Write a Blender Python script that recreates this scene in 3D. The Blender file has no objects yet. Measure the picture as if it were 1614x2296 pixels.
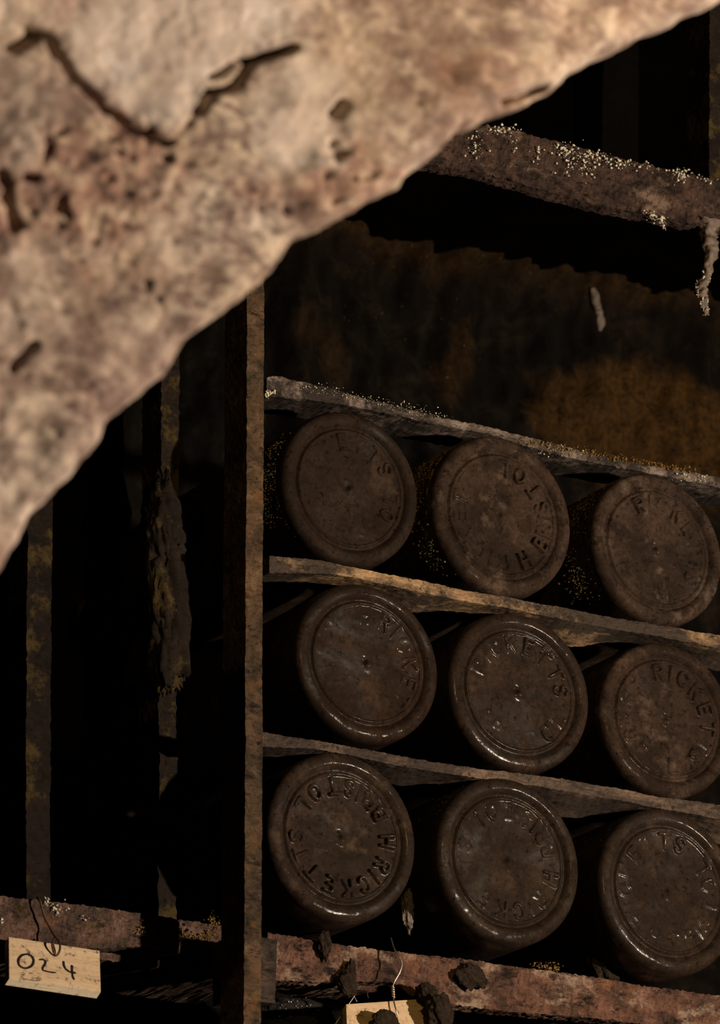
import bpy, math, random
import numpy as np
from mathutils import Vector

random.seed(7)
RNG = np.random.default_rng(11)
SC = bpy.context.scene
COL = SC.collection

# ------------------------------------------------------------------ camera frame
# World axes follow the bottle rack: X along the rack, Y into the rack, Z up.
W_PX, H_PX, F_PX = 1614, 2296, 11000.0
PSI, THETA = math.radians(30.5), math.radians(18.8)
DIST = 2.40
TARGET = Vector((0.0, 0.0, 1.72))
FWD = Vector((math.cos(THETA) * math.sin(PSI), math.cos(THETA) * math.cos(PSI), math.sin(THETA)))
RIGHT = Vector((math.cos(PSI), -math.sin(PSI), 0.0))
UP = RIGHT.cross(FWD)
EYE = TARGET - FWD * DIST
PPM = F_PX / DIST                      # about 4.6 px per mm at the rack


def ray(px, py):
    return FWD + RIGHT * ((px - W_PX / 2) / F_PX) - UP * ((py - H_PX / 2) / F_PX)


def at(px, py, y):
    """The point of the plane Y = y that stands at this place of the rack."""
    r = ray(px, py)
    return EYE + r * ((y - EYE.y) / r.y)


# ------------------------------------------------------------------ numpy noise
def _hash(ix, iy, seed):
    n = (ix.astype(np.int64) * 374761393 + iy.astype(np.int64) * 668265263 + seed * 974634777) & 0x7FFFFFFF
    n = ((n ^ (n >> 13)) * 1274126177) & 0x7FFFFFFF
    n = n ^ (n >> 16)
    return (n & 0xFFFF) / 65535.0


def vnoise(x, y, seed=0):
    x = np.asarray(x, float); y = np.asarray(y, float)
    ix, iy = np.floor(x), np.floor(y)
    fx, fy = x - ix, y - iy
    fx = fx * fx * fx * (fx * (fx * 6 - 15) + 10); fy = fy * fy * fy * (fy * (fy * 6 - 15) + 10)
    a = _hash(ix, iy, seed); b = _hash(ix + 1, iy, seed)
    c = _hash(ix, iy + 1, seed); d = _hash(ix + 1, iy + 1, seed)
    return (a * (1 - fx) + b * fx) * (1 - fy) + (c * (1 - fx) + d * fx) * fy - 0.5


def fbm(x, y, seed=0, oct=5, gain=0.5):
    s, amp = 0, 1.0
    for o in range(oct):
        s = s + amp * vnoise(np.asarray(x) * 2 ** o + o * 17.3, np.asarray(y) * 2 ** o - o * 9.1, seed + o)
        amp *= gain
    return s


def seg_dist(px, py, ax, ay, bx, by):
    dx, dy = bx - ax, by - ay
    t = np.clip(((px - ax) * dx + (py - ay) * dy) / (dx * dx + dy * dy + 1e-12), 0, 1)
    return np.hypot(px - ax - t * dx, py - ay - t * dy)


def poly_dist(px, py, pts):
    d = np.full(np.shape(px), 1e9)
    for (a, b) in zip(pts[:-1], pts[1:]):
        d = np.minimum(d, seg_dist(px, py, a[0], a[1], b[0], b[1]))
    return d


def smooth(e0, e1, x):
    t = np.clip((x - e0) / (e1 - e0), 0, 1)
    return t * t * (3 - 2 * t)


# ------------------------------------------------------------------ objects
def tag(o, label=None, cat=None, group=None, kind=None):
    if label: o['label'] = label
    if cat: o['category'] = cat
    if group: o['group'] = group
    if kind: o['kind'] = kind
    return o


def empty(name, loc):
    o = bpy.data.objects.new(name, None)
    o.empty_display_size = 0.02
    o.location = loc
    COL.objects.link(o)
    return o


def mesh_obj(name, verts, faces, material, parent=None, shade=True, world=True):
    """One mesh object. Verts are world positions when world is set; the object's origin goes to its own foot."""
    v = np.asarray(verts, float)
    org = np.zeros(3)
    if parent is None and world:
        org = np.array([(v[:, 0].min() + v[:, 0].max()) / 2, (v[:, 1].min() + v[:, 1].max()) / 2, v[:, 2].min()])
    elif parent is not None and world:
        top = parent
        while top.parent is not None: top = top.parent
        org = np.array(top.location)
    me = bpy.data.meshes.new(name)
    me.from_pydata((v - org).tolist(), [], [tuple(f) for f in faces])
    me.update()
    if shade:
        me.polygons.foreach_set('use_smooth', [True] * len(me.polygons))
    me.materials.append(material)
    o = bpy.data.objects.new(name, me)
    COL.objects.link(o)
    if parent is not None:
        o.parent = parent
    else:
        o.location = org
    return o


def grid_faces(n, m, close_n=False, off=0):
    f = []
    for i in range(n if close_n else n - 1):
        i2 = (i + 1) % n
        for j in range(m - 1):
            f.append((off + i * m + j, off + i2 * m + j, off + i2 * m + j + 1, off + i * m + j + 1))
    return f


# ------------------------------------------------------------------ materials
class NT:
    def __init__(self, name):
        self.m = bpy.data.materials.new(name)
        self.m.use_nodes = True
        self.t = self.m.node_tree
        self.b = self.t.nodes['Principled BSDF']
        tc = self.n('ShaderNodeTexCoord')
        self.co = tc.outputs['Object']
        oi = self.n('ShaderNodeObjectInfo')
        mul = self.n('ShaderNodeMath'); mul.operation = 'MULTIPLY'; mul.inputs[1].default_value = 37.0
        self.l(oi.outputs['Random'], mul.inputs[0])
        self.w = mul.outputs[0]

    def n(self, k): return self.t.nodes.new(k)
    def l(self, a, b): self.t.links.new(a, b)

    def noise(self, scale, detail=6.0, rough=0.6, stretch=None, dist=0.0, off=0.0, rot=0.0):
        t = self.n('ShaderNodeTexNoise'); t.noise_dimensions = '4D'
        t.inputs['Scale'].default_value = scale
        t.inputs['Detail'].default_value = detail
        t.inputs['Roughness'].default_value = rough
        t.inputs['Distortion'].default_value = dist
        mp = self.n('ShaderNodeMapping')
        mp.inputs['Location'].default_value = (off, off * 0.7, off * 1.3)
        mp.inputs['Rotation'].default_value = (0, rot, 0)
        if stretch: mp.inputs['Scale'].default_value = stretch
        self.l(self.co, mp.inputs['Vector']); self.l(mp.outputs[0], t.inputs['Vector'])
        self.l(self.w, t.inputs['W'])
        return t.outputs['Fac']

    def voro(self, scale, off=0.0, feature='F1'):
        t = self.n('ShaderNodeTexVoronoi'); t.feature = feature
        t.inputs['Scale'].default_value = scale
        mp = self.n('ShaderNodeMapping'); mp.inputs['Location'].default_value = (off, off, off)
        self.l(self.co, mp.inputs['Vector']); self.l(mp.outputs[0], t.inputs['Vector'])
        return t.outputs['Distance']

    def ramp(self, fac, stops):
        r = self.n('ShaderNodeValToRGB')
        e = r.color_ramp.elements
        while len(e) < len(stops): e.new(0.5)
        for k, (p, c) in enumerate(stops):
            e[k].position = p
            e[k].color = (*c, 1) if hasattr(c, '__len__') else (c, c, c, 1)
        self.l(fac, r.inputs[0])
        return r.outputs[0]

    def mix(self, fac, a, b, mode='MIX'):
        x = self.n('ShaderNodeMix'); x.data_type = 'RGBA'; x.blend_type = mode
        if hasattr(fac, 'node'): self.l(fac, x.inputs['Factor'])
        else: x.inputs['Factor'].default_value = fac
        for s, k in ((a, 6), (b, 7)):
            if hasattr(s, 'node'): self.l(s, x.inputs[k])
            else: x.inputs[k].default_value = (*s, 1)
        return x.outputs[2]

    def bump(self, h, strength, dist, prev=None):
        b = self.n('ShaderNodeBump')
        b.inputs['Strength'].default_value = strength
        b.inputs['Distance'].default_value = dist
        self.l(h, b.inputs['Height'])
        if prev is not None: self.l(prev, b.inputs['Normal'])
        return b.outputs[0]

    def out(self, col, rough, normal=None, spec=0.3, metal=0.0):
        if hasattr(col, 'node'): self.l(col, self.b.inputs['Base Color'])
        else: self.b.inputs['Base Color'].default_value = (*col, 1)
        if hasattr(rough, 'node'): self.l(rough, self.b.inputs['Roughness'])
        else: self.b.inputs['Roughness'].default_value = rough
        if hasattr(spec, 'node'): self.l(spec, self.b.inputs['Specular IOR Level'])
        else: self.b.inputs['Specular IOR Level'].default_value = spec
        self.b.inputs['Metallic'].default_value = metal
        if normal is not None: self.l(normal, self.b.inputs['Normal'])
        return self.m


def mat_bottle(name, dust, tint=(1, 1, 1), wet=0.5, blotch=(0.085, 0.060, 0.045)):
    """Old dark glass under a film of brown dust; dust 0..1 is how much of it, wet how glossy the bare spots are."""
    N = NT(name)
    big = N.noise(30, 7, 0.66, dist=0.9)
    fine = N.noise(420, 6, 0.74, off=3.1)
    speck = N.noise(900, 3, 0.6, off=5.7)
    d = dust
    cov = N.ramp(big, [(0.46 - 0.28 * d, 0.0), (0.62 - 0.20 * d, 1.0)])
    k = 0.98
    film = N.ramp(fine, [(0.28, tuple(k * t * x for t, x in zip(tint, (0.020, 0.0130, 0.0100)))), (0.5, tuple(k * t * x for t, x in zip(tint, (0.040, 0.0268, 0.0208)))),
                         (0.75, tuple(k * t * x for t, x in zip(tint, (0.066, 0.047, 0.037))))])
    glass = N.ramp(fine, [(0.3, (0.007, 0.0045, 0.0032)), (0.75, (0.022, 0.0135, 0.0085))])
    c = N.mix(cov, glass, film)
    pat = N.ramp(N.noise(75, 8, 0.72, off=18.8, dist=0.6), [(0.40, 0.80), (0.55, 0.0)])
    c = N.mix(pat, c, (0.012, 0.0078, 0.0056))
    stain = N.ramp(N.noise(21, 5, 0.62, off=71.0, dist=0.8), [(0.42, 0.62), (0.58, 0.0)])
    c = N.mix(stain, c, (0.014, 0.0092, 0.0066))
    pits = N.ramp(N.noise(330, 7, 0.78, off=8.8), [(0.385, 1.0), (0.45, 0.0)])
    c = N.mix(pits, c, (0.008, 0.0055, 0.0042))
    mould = N.ramp(N.noise(48, 7, 0.72, off=12.0), [(0.55, 0.0), (0.68, 0.80)])
    c = N.mix(mould, c, tuple(t * x for t, x in zip(tint, blotch)))
    r = N.ramp(cov, [(0.0, 0.42), (1.0, 0.72)])
    gl = N.ramp(cov, [(0.0, 0.30), (1.0, 0.06)])
    gl = N.mix(pits, gl, (0.03, 0.03, 0.03))
    damp = N.ramp(N.noise(42, 6, 0.7, off=41.0), [(0.66 - 0.26 * wet, 0.0), (0.80 - 0.26 * wet, min(1.0, wet * 0.46))])
    dry = N.ramp(mould, [(0.0, 1.0), (0.5, 0.0)])
    damp = N.mix(1.0, damp, dry, 'MULTIPLY')
    N.l(damp, N.b.inputs['Coat Weight'])
    N.b.inputs['Coat Roughness'].default_value = 0.15
    N.l(N.bump(N.noise(330, 5, 0.66, off=51.0), 0.32, 0.0006), N.b.inputs['Coat Normal'])
    nb = N.bump(N.noise(120, 6, 0.7, off=31.0), 0.22, 0.0008)
    nb = N.bump(fine, 0.30, 0.0006, nb)
    nb = N.bump(speck, 0.25, 0.0003, nb)
    return N.out(c, r, nb, spec=gl)


def mat_rust(name, base=(0.085, 0.048, 0.034), pale=0.35, moss=0.0, scale=1.0):
    N = NT(name)
    a = N.noise(62 * scale, 9, 0.74, dist=0.5)
    c = N.ramp(a, [(0.34, tuple(x * .22 for x in base)), (0.46, base), (0.55, (base[0] * 1.8, base[1] * 1.6, base[2] * 1.5)),
                   (0.66, (base[0] * 3.0, base[1] * 2.9, base[2] * 2.8))])
    fl = N.ramp(N.noise(520 * scale, 6, 0.74, stretch=(0.45, 1, 1.4), off=33.0), [(0.36, 0.22), (0.48, 1.0)])
    c = N.mix(0.85, c, N.mix(1.0, c, fl, 'MULTIPLY'))
    p = N.ramp(N.noise(36 * scale, 8, 0.74, off=4.2, stretch=(.7, 1, 1.2)), [(0.59 - 0.09 * pale, 0.0), (0.66 - 0.08 * pale, pale)])
    c = N.mix(p, c, (0.34, 0.245, 0.185))
    dk = N.ramp(N.noise(130 * scale, 7, 0.76, off=9.9, stretch=(.6, 1, 1.3)), [(0.38, 1.0), (0.47, 0.0)])
    c = N.mix(dk, c, (0.012, 0.008, 0.0065))
    orange = N.ramp(N.noise(85 * scale, 6, 0.66, off=15.0), [(0.58, 0.0), (0.68, 0.6)])
    c = N.mix(orange, c, (base[0] * 2.6, base[1] * 1.75, base[2] * .85))
    if moss:
        mm = N.ramp(N.noise(48, 7, 0.72, off=21.0), [(0.60 - 0.16 * moss, 0.0), (0.68 - 0.16 * moss, 1.0)])
        c = N.mix(mm, c, (0.062, 0.042, 0.013))
    nb = N.bump(N.noise(300 * scale, 8, 0.78, off=1.0, stretch=(.6, 1, 1.2)), 0.75, 0.0014)
    nb = N.bump(N.noise(900, 4, 0.7, off=2.0), 0.5, 0.0005, nb)
    return N.out(c, 0.86, nb, spec=0.2)


def mat_wood(name, dark=(0.10, 0.066, 0.046), light=(0.30, 0.20, 0.12), dirt=0.5, grime=(0.045, 0.031, 0.024), bloom=None):
    N = NT(name)
    g = N.noise(60, 7, 0.7, stretch=(0.14, 2.4, 2.4), dist=1.4)
    c = N.ramp(g, [(0.32, dark), (0.52, tuple((a + b) / 2 for a, b in zip(dark, light))), (0.70, light)])
    dm = N.ramp(N.noise(34, 8, 0.72, off=3.3, stretch=(.7, 1.3, 1.3)), [(0.60 - 0.30 * dirt, 0.0), (0.70 - 0.28 * dirt, 0.97)])
    c = N.mix(dm, c, grime)
    if bloom:
        bm_ = N.ramp(N.noise(52, 8, 0.75, off=27.0), [(0.50, 0.0), (0.64, 0.9)])
        c = N.mix(bm_, c, bloom)
    fw = N.ramp(N.noise(560, 5, 0.72, stretch=(0.4, 1.4, 1.4), off=43.0), [(0.36, 0.35), (0.52, 1.0)])
    c = N.mix(0.35 + 0.6 * min(1, dirt * 1.3) if dirt > .1 else 0.25, c, N.mix(1.0, c, fw, 'MULTIPLY'))
    sp = N.ramp(N.noise(260, 7, 0.75, off=7.0), [(0.37, 0.95), (0.45, 0.0)])
    c = N.mix(sp, c, tuple(x * .3 for x in grime))
    nb = N.bump(N.noise(110, 6, 0.7, stretch=(0.2, 2, 2)), 0.5, 0.0010)
    nb = N.bump(N.noise(600, 4, 0.7), 0.45, 0.0005, nb)
    return N.out(c, 0.8, nb, spec=0.22)


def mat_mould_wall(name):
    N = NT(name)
    at_ = N.n('ShaderNodeAttribute'); at_.attribute_name = 'lichen_light'
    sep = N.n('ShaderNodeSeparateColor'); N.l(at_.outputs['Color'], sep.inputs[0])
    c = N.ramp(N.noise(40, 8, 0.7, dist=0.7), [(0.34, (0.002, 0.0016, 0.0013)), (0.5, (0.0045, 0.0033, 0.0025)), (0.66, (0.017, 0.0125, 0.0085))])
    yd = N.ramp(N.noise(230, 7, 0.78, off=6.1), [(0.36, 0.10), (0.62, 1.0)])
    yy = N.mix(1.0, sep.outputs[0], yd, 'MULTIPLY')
    c = N.mix(yy, c, (0.082, 0.041, 0.0105))  # lichen yellow, which also carries the painted patch of light
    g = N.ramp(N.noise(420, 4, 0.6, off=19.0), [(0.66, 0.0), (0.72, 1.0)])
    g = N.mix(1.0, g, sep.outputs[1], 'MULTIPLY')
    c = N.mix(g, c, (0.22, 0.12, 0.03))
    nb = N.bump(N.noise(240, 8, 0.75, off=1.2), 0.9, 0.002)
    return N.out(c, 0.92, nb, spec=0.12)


def mat_plain(name, col, rough=0.6, var=0.3, scale=200, bump=0.3, spec=0.3, metal=0.0):
    N = NT(name)
    c = N.ramp(N.noise(scale, 5, 0.65), [(0.3, tuple(x * (1 - var) for x in col)), (0.7, tuple(min(1, x * (1 + var)) for x in col))])
    nb = N.bump(N.noise(scale * 2.5, 5, 0.7), bump, 0.0008)
    return N.out(c, rough, nb, spec=spec, metal=metal)


def mat_stone(name):
    N = NT(name)
    a = N.noise(38, 9, 0.66, dist=0.5)
    c = N.ramp(a, [(0.32, (0.13, 0.083, 0.070)), (0.45, (0.305, 0.222, 0.182)), (0.55, (0.475, 0.38, 0.32)), (0.68, (0.66, 0.565, 0.485))])
    pk = N.ramp(N.noise(17, 6, 0.62, off=5.5), [(0.50, 0.0), (0.66, 0.65)])
    c = N.mix(pk, c, (0.35, 0.185, 0.135))
    pp = N.ramp(N.noise(36, 7, 0.68, off=8.4), [(0.53, 0.0), (0.68, 0.65)])
    c = N.mix(pp, c, (0.175, 0.120, 0.122))
    cr = N.ramp(N.noise(13, 5, 0.6, off=13.0), [(0.50, 0.0), (0.64, 0.6)])
    c = N.mix(cr, c, (0.52, 0.425, 0.30))
    zone = N.ramp(N.noise(8, 4, 0.6, off=61.0), [(0.38, 0.25), (0.55, 1.0)])
    mo = N.ramp(N.noise(165, 7, 0.68, off=63.0, dist=0.4, rot=0.7, stretch=(.6, 1, 1.2)), [(0.43, 0.88), (0.56, 0.0)])
    c = N.mix(N.mix(1.0, zone, mo, 'MULTIPLY'), c, (0.135, 0.085, 0.075))
    ml = N.ramp(N.noise(105, 6, 0.66, off=66.0, rot=0.7, stretch=(.5, 1, 1.2)), [(0.54, 0.0), (0.68, 0.6)])
    c = N.mix(ml, c, (0.66, 0.555, 0.455))
    at_ = N.n('ShaderNodeAttribute'); at_.attribute_name = 'plate'
    sep = N.n('ShaderNodeSeparateColor'); N.l(at_.outputs['Color'], sep.inputs[0])
    pl = N.ramp(N.noise(70, 7, 0.62, off=77.0), [(0.36, (0.40, 0.325, 0.285)), (0.52, (0.56, 0.475, 0.415)), (0.66, (0.68, 0.61, 0.57))])
    c = N.mix(N.mix(1.0, sep.outputs[0], (0.8, 0.8, 0.8), 'MULTIPLY'), c, pl)
    rz = N.ramp(N.noise(95, 7, 0.7, off=81.0, rot=0.7, stretch=(.6, 1, 1.2)), [(0.40, (0.115, 0.060, 0.048)), (0.50, (0.30, 0.175, 0.130)), (0.60, (0.50, 0.385, 0.285))])
    c = N.mix(N.mix(1.0, sep.outputs[1], (0.7, 0.7, 0.7), 'MULTIPLY'), c, rz)
    dk = N.ramp(N.noise(110, 6, 0.68, off=17.0), [(0.27, 0.9), (0.38, 0.0)])
    c = N.mix(dk, c, (0.050, 0.031, 0.027))
    nb = N.bump(N.noise(130, 8, 0.72, off=1.0), 0.45, 0.0022)
    return N.out(c, 0.9, nb, spec=0.12)


M = {}
M['stone'] = mat_stone('pale cellar stone')
M['rail'] = mat_rust('rusty rail', (0.080, 0.045, 0.034), pale=0.9)
M['rail_top'] = mat_rust('flaking rail', (0.042, 0.028, 0.024), pale=0.45, scale=1.4)
M['rail_moss'] = mat_rust('mossy rail', (0.070, 0.046, 0.037), pale=0.6, moss=0.18)
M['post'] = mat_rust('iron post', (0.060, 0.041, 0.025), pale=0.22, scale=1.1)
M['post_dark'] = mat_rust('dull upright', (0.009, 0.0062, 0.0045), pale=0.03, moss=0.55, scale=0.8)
M['bracket'] = mat_rust('dull bracket', (0.050, 0.038, 0.031), pale=0.1, scale=0.8)
M['lath_a'] = mat_wood('mouldy lath', (0.085, 0.066, 0.058), (0.24, 0.19, 0.16), 0.72, (0.026, 0.020, 0.018), bloom=(0.28, 0.22, 0.19))
M['lath_b'] = mat_wood('orange lath', (0.15, 0.088, 0.050), (0.55, 0.37, 0.20), 0.68, (0.040, 0.030, 0.025))
M['lath_c'] = mat_wood('grey lath', (0.060, 0.043, 0.035), (0.24, 0.165, 0.115), 0.62, (0.044, 0.032, 0.027))
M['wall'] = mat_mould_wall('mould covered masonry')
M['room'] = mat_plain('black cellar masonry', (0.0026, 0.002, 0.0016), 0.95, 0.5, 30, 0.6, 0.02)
M['tag'] = mat_wood('fresh pine', (0.54, 0.385, 0.235), (0.72, 0.55, 0.37), 0.02, (0.26, 0.17, 0.09))
M['tag_under'] = mat_wood('pale pine underside', (0.82, 0.68, 0.48), (0.92, 0.80, 0.62), 0.0, (0.3, 0.2, 0.1))  # paler pine, used for the underside of the board only
M['ink'] = mat_plain('black marker', (0.012, 0.010, 0.010), 0.6, 0.2)
M['wire_rust'] = mat_plain('rusty wire', (0.075, 0.038, 0.022), 0.6, 0.4, 300, 0.4, 0.4, 0.3)
M['wire_bright'] = mat_plain('bare steel wire', (0.62, 0.56, 0.50), 0.32, 0.15, 300, 0.2, 0.5, 0.9)
M['grain'] = mat_plain('pale mineral grains', (0.80, 0.67, 0.53), 0.55, 0.5, 500, 0.4, 0.5)
M['gold'] = mat_plain('yellow mould grains', (0.20, 0.115, 0.030), 0.8, 0.6, 500, 0.5, 0.3)
M['drip'] = mat_plain('grey slime', (0.135, 0.105, 0.085), 0.45, 0.5, 260, 0.8, 0.5)
M['soot'] = mat_plain('soot', (0.012, 0.009, 0.0075), 0.7, 0.5, 500, 1.0, 0.4)
M['mould'] = mat_plain('brown mould', (0.030, 0.021, 0.0155), 0.95, 0.6, 500, 1.0, 0.1)


# ------------------------------------------------------------------ shapes
def interp(pts, n):
    p = np.array(pts, float)
    x = np.linspace(p[0, 0], p[-1, 0], n)
    y = np.interp(x, p[:, 0], p[:, 1])
    k = max(3, n // 45) | 1                         # soften the corners a little
    pad = np.pad(y, k // 2, mode='edge')
    ys = np.convolve(pad, np.ones(k) / k, 'valid')
    return x, ys


def bar_along(name, top, bot, y_front, depth, material, rough=0.0006, seed=1, parent=None, nv=7, n=None, ends=True, freq=520, twist=()):
    """A long bar of the rack: its front face lies in the plane Y = y_front between two edges, and it is depth deep."""
    x0 = min(top[0][0], bot[0][0]); x1 = max(top[-1][0], bot[-1][0])
    n = n or int((x1 - x0) / 4)
    xt, yt = interp(top, n); xb, yb = interp(bot, n)
    T = [at(a, b, y_front) for a, b in zip(xt, yt)]
    B = [at(a, b, y_front) for a, b in zip(xb, yb)]
    prof = []                                        # around the section: (v, d): v 0 bottom..1 top, d 0 front..1 back
    for k in range(nv): prof.append((k / (nv - 1), 0.0))
    for k in range(1, nv): prof.append((1.0, k / (nv - 1)))
    for k in range(nv - 2, -1, -1): prof.append((k / (nv - 1), 1.0))
    for k in range(nv - 2, 0, -1): prof.append((0.0, k / (nv - 1)))
    m = len(prof)
    V = np.zeros((n, m, 3))
    drop = sum((a_ * np.exp(-((xt - c_) / w_) ** 2) for c_, w_, a_ in twist), np.zeros(n))
    for i in range(n):
        for j, (v, d) in enumerate(prof):
            p = B[i].lerp(T[i], v)
            V[i, j] = (p.x, p.y + d * depth, p.z - d * drop[i])
    h = abs(T[0].z - B[0].z)
    s = V[:, :, 0] * freq
    vv = np.array([p[0] for p in prof])[None, :] * h * freq + np.array([p[1] for p in prof])[None, :] * depth * freq * 1.3
    vv = vv + s * 0
    edge = np.array([1.0 if (p[0] in (0.0, 1.0) and p[1] in (0.0, 1.0)) else 0.0 for p in prof])[None, :]
    ny = fbm(s, vv, seed) * rough * 2.0
    nz = fbm(s + 50, vv * 0.6, seed + 7) * rough * 1.6 + fbm(V[:, :, 0] * 28 + seed, vv * 0, seed + 8, 3) * 0.0007
    V[:, :, 1] += ny + edge * rough * (fbm(s * 1.3, vv, seed + 3) + .35)
    V[:, :, 2] += nz
    verts = V.reshape(-1, 3)
    faces = []
    for i in range(n - 1):
        for j in range(m):
            j2 = (j + 1) % m
            faces.append((i * m + j, i * m + j2, (i + 1) * m + j2, (i + 1) * m + j))
    if ends:
        faces.append(tuple(range(m))[::-1]); faces.append(tuple((n - 1) * m + j for j in range(m)))
    return mesh_obj(name, verts, faces, material, parent, shade=False)


def upright(name, xl, xr, y0, y1, y_front, depth, material, xl2=None, xr2=None, rough=0.0002, seed=3, parent=None, z_lo=None, z_hi=None):
    """A vertical flat bar: front face between two edges measured at two heights, then straight on to z_lo / z_hi."""
    xl2 = xl if xl2 is None else xl2; xr2 = xr if xr2 is None else xr2
    A0, A1 = at(xl, y0, y_front), at(xl2, y1, y_front)
    B0, B1 = at(xr, y0, y_front), at(xr2, y1, y_front)
    zs = list(np.linspace(A0.z, A1.z, int(abs(y1 - y0) / 5) + 2))
    if z_lo is not None: zs += list(np.linspace(A1.z, z_lo, 40)[1:])
    if z_hi is not None: zs = list(np.linspace(z_hi, A0.z, 40)[:-1]) + zs
    n = len(zs)
    nx, nd = 8, 12
    prof = [(k / (nx - 1), 0.0) for k in range(nx)] + [(1.0, k / (nd - 1)) for k in range(1, nd)]
    prof += [(k / (nx - 1), 1.0) for k in range(nx - 2, -1, -1)] + [(0.0, k / (nd - 1)) for k in range(nd - 2, 0, -1)]
    m = len(prof)
    V = np.zeros((n, m, 3))
    for i, z in enumerate(zs):
        t = (z - A0.z) / (A1.z - A0.z)
        xa = A0.x + (A1.x - A0.x) * t; xb = B0.x + (B1.x - B0.x) * t
        for j, (a, d) in enumerate(prof):
            V[i, j] = (xa + (xb - xa) * a, y_front + d * depth, z)
    z = V[:, :, 2] * 420
    u = (np.array([p[0] for p in prof]) * 0.01 + np.array([p[1] for p in prof]) * depth * 1.2)[None, :] * 420 + z * 0
    V[:, :, 0] += fbm(u, z, seed) * rough * 2 + fbm(z * 0.06, z * 0, seed + 3, 3) * rough * 2.5
    V[:, :, 1] += fbm(u + 31, z, seed + 5) * rough * 2
    faces = []
    for i in range(n - 1):
        for j in range(m):
            j2 = (j + 1) % m
            faces.append((i * m + j, i * m + j2, (i + 1) * m + j2, (i + 1) * m + j))
    faces.append(tuple(range(m))); faces.append(tuple((n - 1) * m + j for j in range(m))[::-1])
    return mesh_obj(name, V.reshape(-1, 3), faces, material, parent, shade=False)


def tube(points, radii, sides=10, seed=None, amp=0.0, sub=6):
    """A tapering tube through world points (a smoothed polyline). Returns verts, faces."""
    P = [Vector(p) for p in points]
    pts, rr = [], []
    for i in range(len(P) - 1):
        p0 = P[max(i - 1, 0)]; p1 = P[i]; p2 = P[i + 1]; p3 = P[min(i + 2, len(P) - 1)]
        for k in range(sub):
            t = k / sub
            pts.append(0.5 * ((2 * p1) + (-p0 + p2) * t + (2 * p0 - 5 * p1 + 4 * p2 - p3) * t * t + (-p0 + 3 * p1 - 3 * p2 + p3) * t ** 3))
            rr.append(radii[i] + (radii[i + 1] - radii[i]) * t)
    pts.append(P[-1]); rr.append(radii[-1])
    V, F = [], []
    ref = Vector((0.3, 1, 0.2)).normalized()
    for i, p in enumerate(pts):
        d = (pts[min(i + 1, len(pts) - 1)] - pts[max(i - 1, 0)]).normalized()
        a = d.cross(ref).normalized(); b = d.cross(a)
        for k in range(sides):
            an = 2 * math.pi * k / sides
            r = rr[i]
            if seed is not None:
                r *= 1 + amp * float(fbm(k * 0.9 + seed, i * 0.35, seed))
            V.append(p + a * (math.cos(an) * r) + b * (math.sin(an) * r))
    for i in range(len(pts) - 1):
        for k in range(sides):
            k2 = (k + 1) % sides
            F.append((i * sides + k, i * sides + k2, (i + 1) * sides + k2, (i + 1) * sides + k))
    F.append(tuple(range(sides))[::-1]); F.append(tuple((len(pts) - 1) * sides + k for k in range(sides)))
    return [tuple(v) for v in V], F


def join(parts):
    V, F = [], []
    for v, f in parts:
        o = len(V)
        V += [tuple(x) for x in v]
        F += [tuple(o + i for i in q) for q in f]
    return V, F


_ICO = None
def ico():
    global _ICO
    if _ICO is None:
        import bmesh
        bm = bmesh.new(); bmesh.ops.create_icosphere(bm, subdivisions=1, radius=1.0)
        _ICO = (np.array([tuple(v.co) for v in bm.verts]), [tuple(v.index for v in f.verts) for f in bm.faces])
        bm.free()
    return _ICO


def grains(points, r0, r1, seed=0):
    """Angular little mineral grains at the given world points, joined into one crust."""
    rg = np.random.default_rng(seed)
    v0, f0 = ico()
    V, F = [], []
    for p in points:
        s = r0 + (r1 - r0) * rg.random() ** 2.5
        v = v0 * (1 + (rg.random((len(v0), 1)) - .5) * 0.7) * s * (0.7 + 0.6 * rg.random(3)) + np.array(p)
        o = len(V)
        V += v.tolist(); F += [tuple(o + i for i in q) for q in f0]
    return V, F


def lump(c, rx, ry, rz, seed, amp=0.35, freq=2.2, n=36):
    """A rough lump of mould around c."""
    V = []
    th = np.linspace(0, math.pi, n); ph = np.linspace(0, 2 * math.pi, n * 2, endpoint=False)
    T, P = np.meshgrid(th, ph, indexing='ij')
    d = np.stack([np.sin(T) * np.cos(P), np.sin(T) * np.sin(P), np.cos(T)], -1)
    q = 1 + amp * (fbm(d[..., 0] * freq + d[..., 2] * 1.7 + 9, d[..., 1] * freq + d[..., 2] * 1.1 + 5, seed) + 0.5 * fbm(d[..., 0] * freq * 4 + d[..., 2] * 5, d[..., 1] * freq * 4 - d[..., 2] * 4, seed + 9))
    v = d * q[..., None] * np.array([rx, ry, rz]) + np.array(c)
    m = n * 2
    F = []
    for i in range(n - 1):
        for j in range(m):
            j2 = (j + 1) % m
            F.append((i * m + j, (i + 1) * m + j, (i + 1) * m + j2, i * m + j2))
    return v.reshape(-1, 3).tolist(), F


# ------------------------------------------------------------------ bottles
def inplane(img_clock):
    """Clock angle seen in the photograph -> clock angle in the plane of a bottle's base."""
    a = math.radians(img_clock)
    dx, dy = math.sin(a), -math.cos(a)                           # image right, image down
    u = dx / math.cos(PSI)
    v = (math.sin(PSI) * math.sin(THETA) * u - dy) / math.cos(THETA)
    return math.degrees(math.atan2(u, v))


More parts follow.
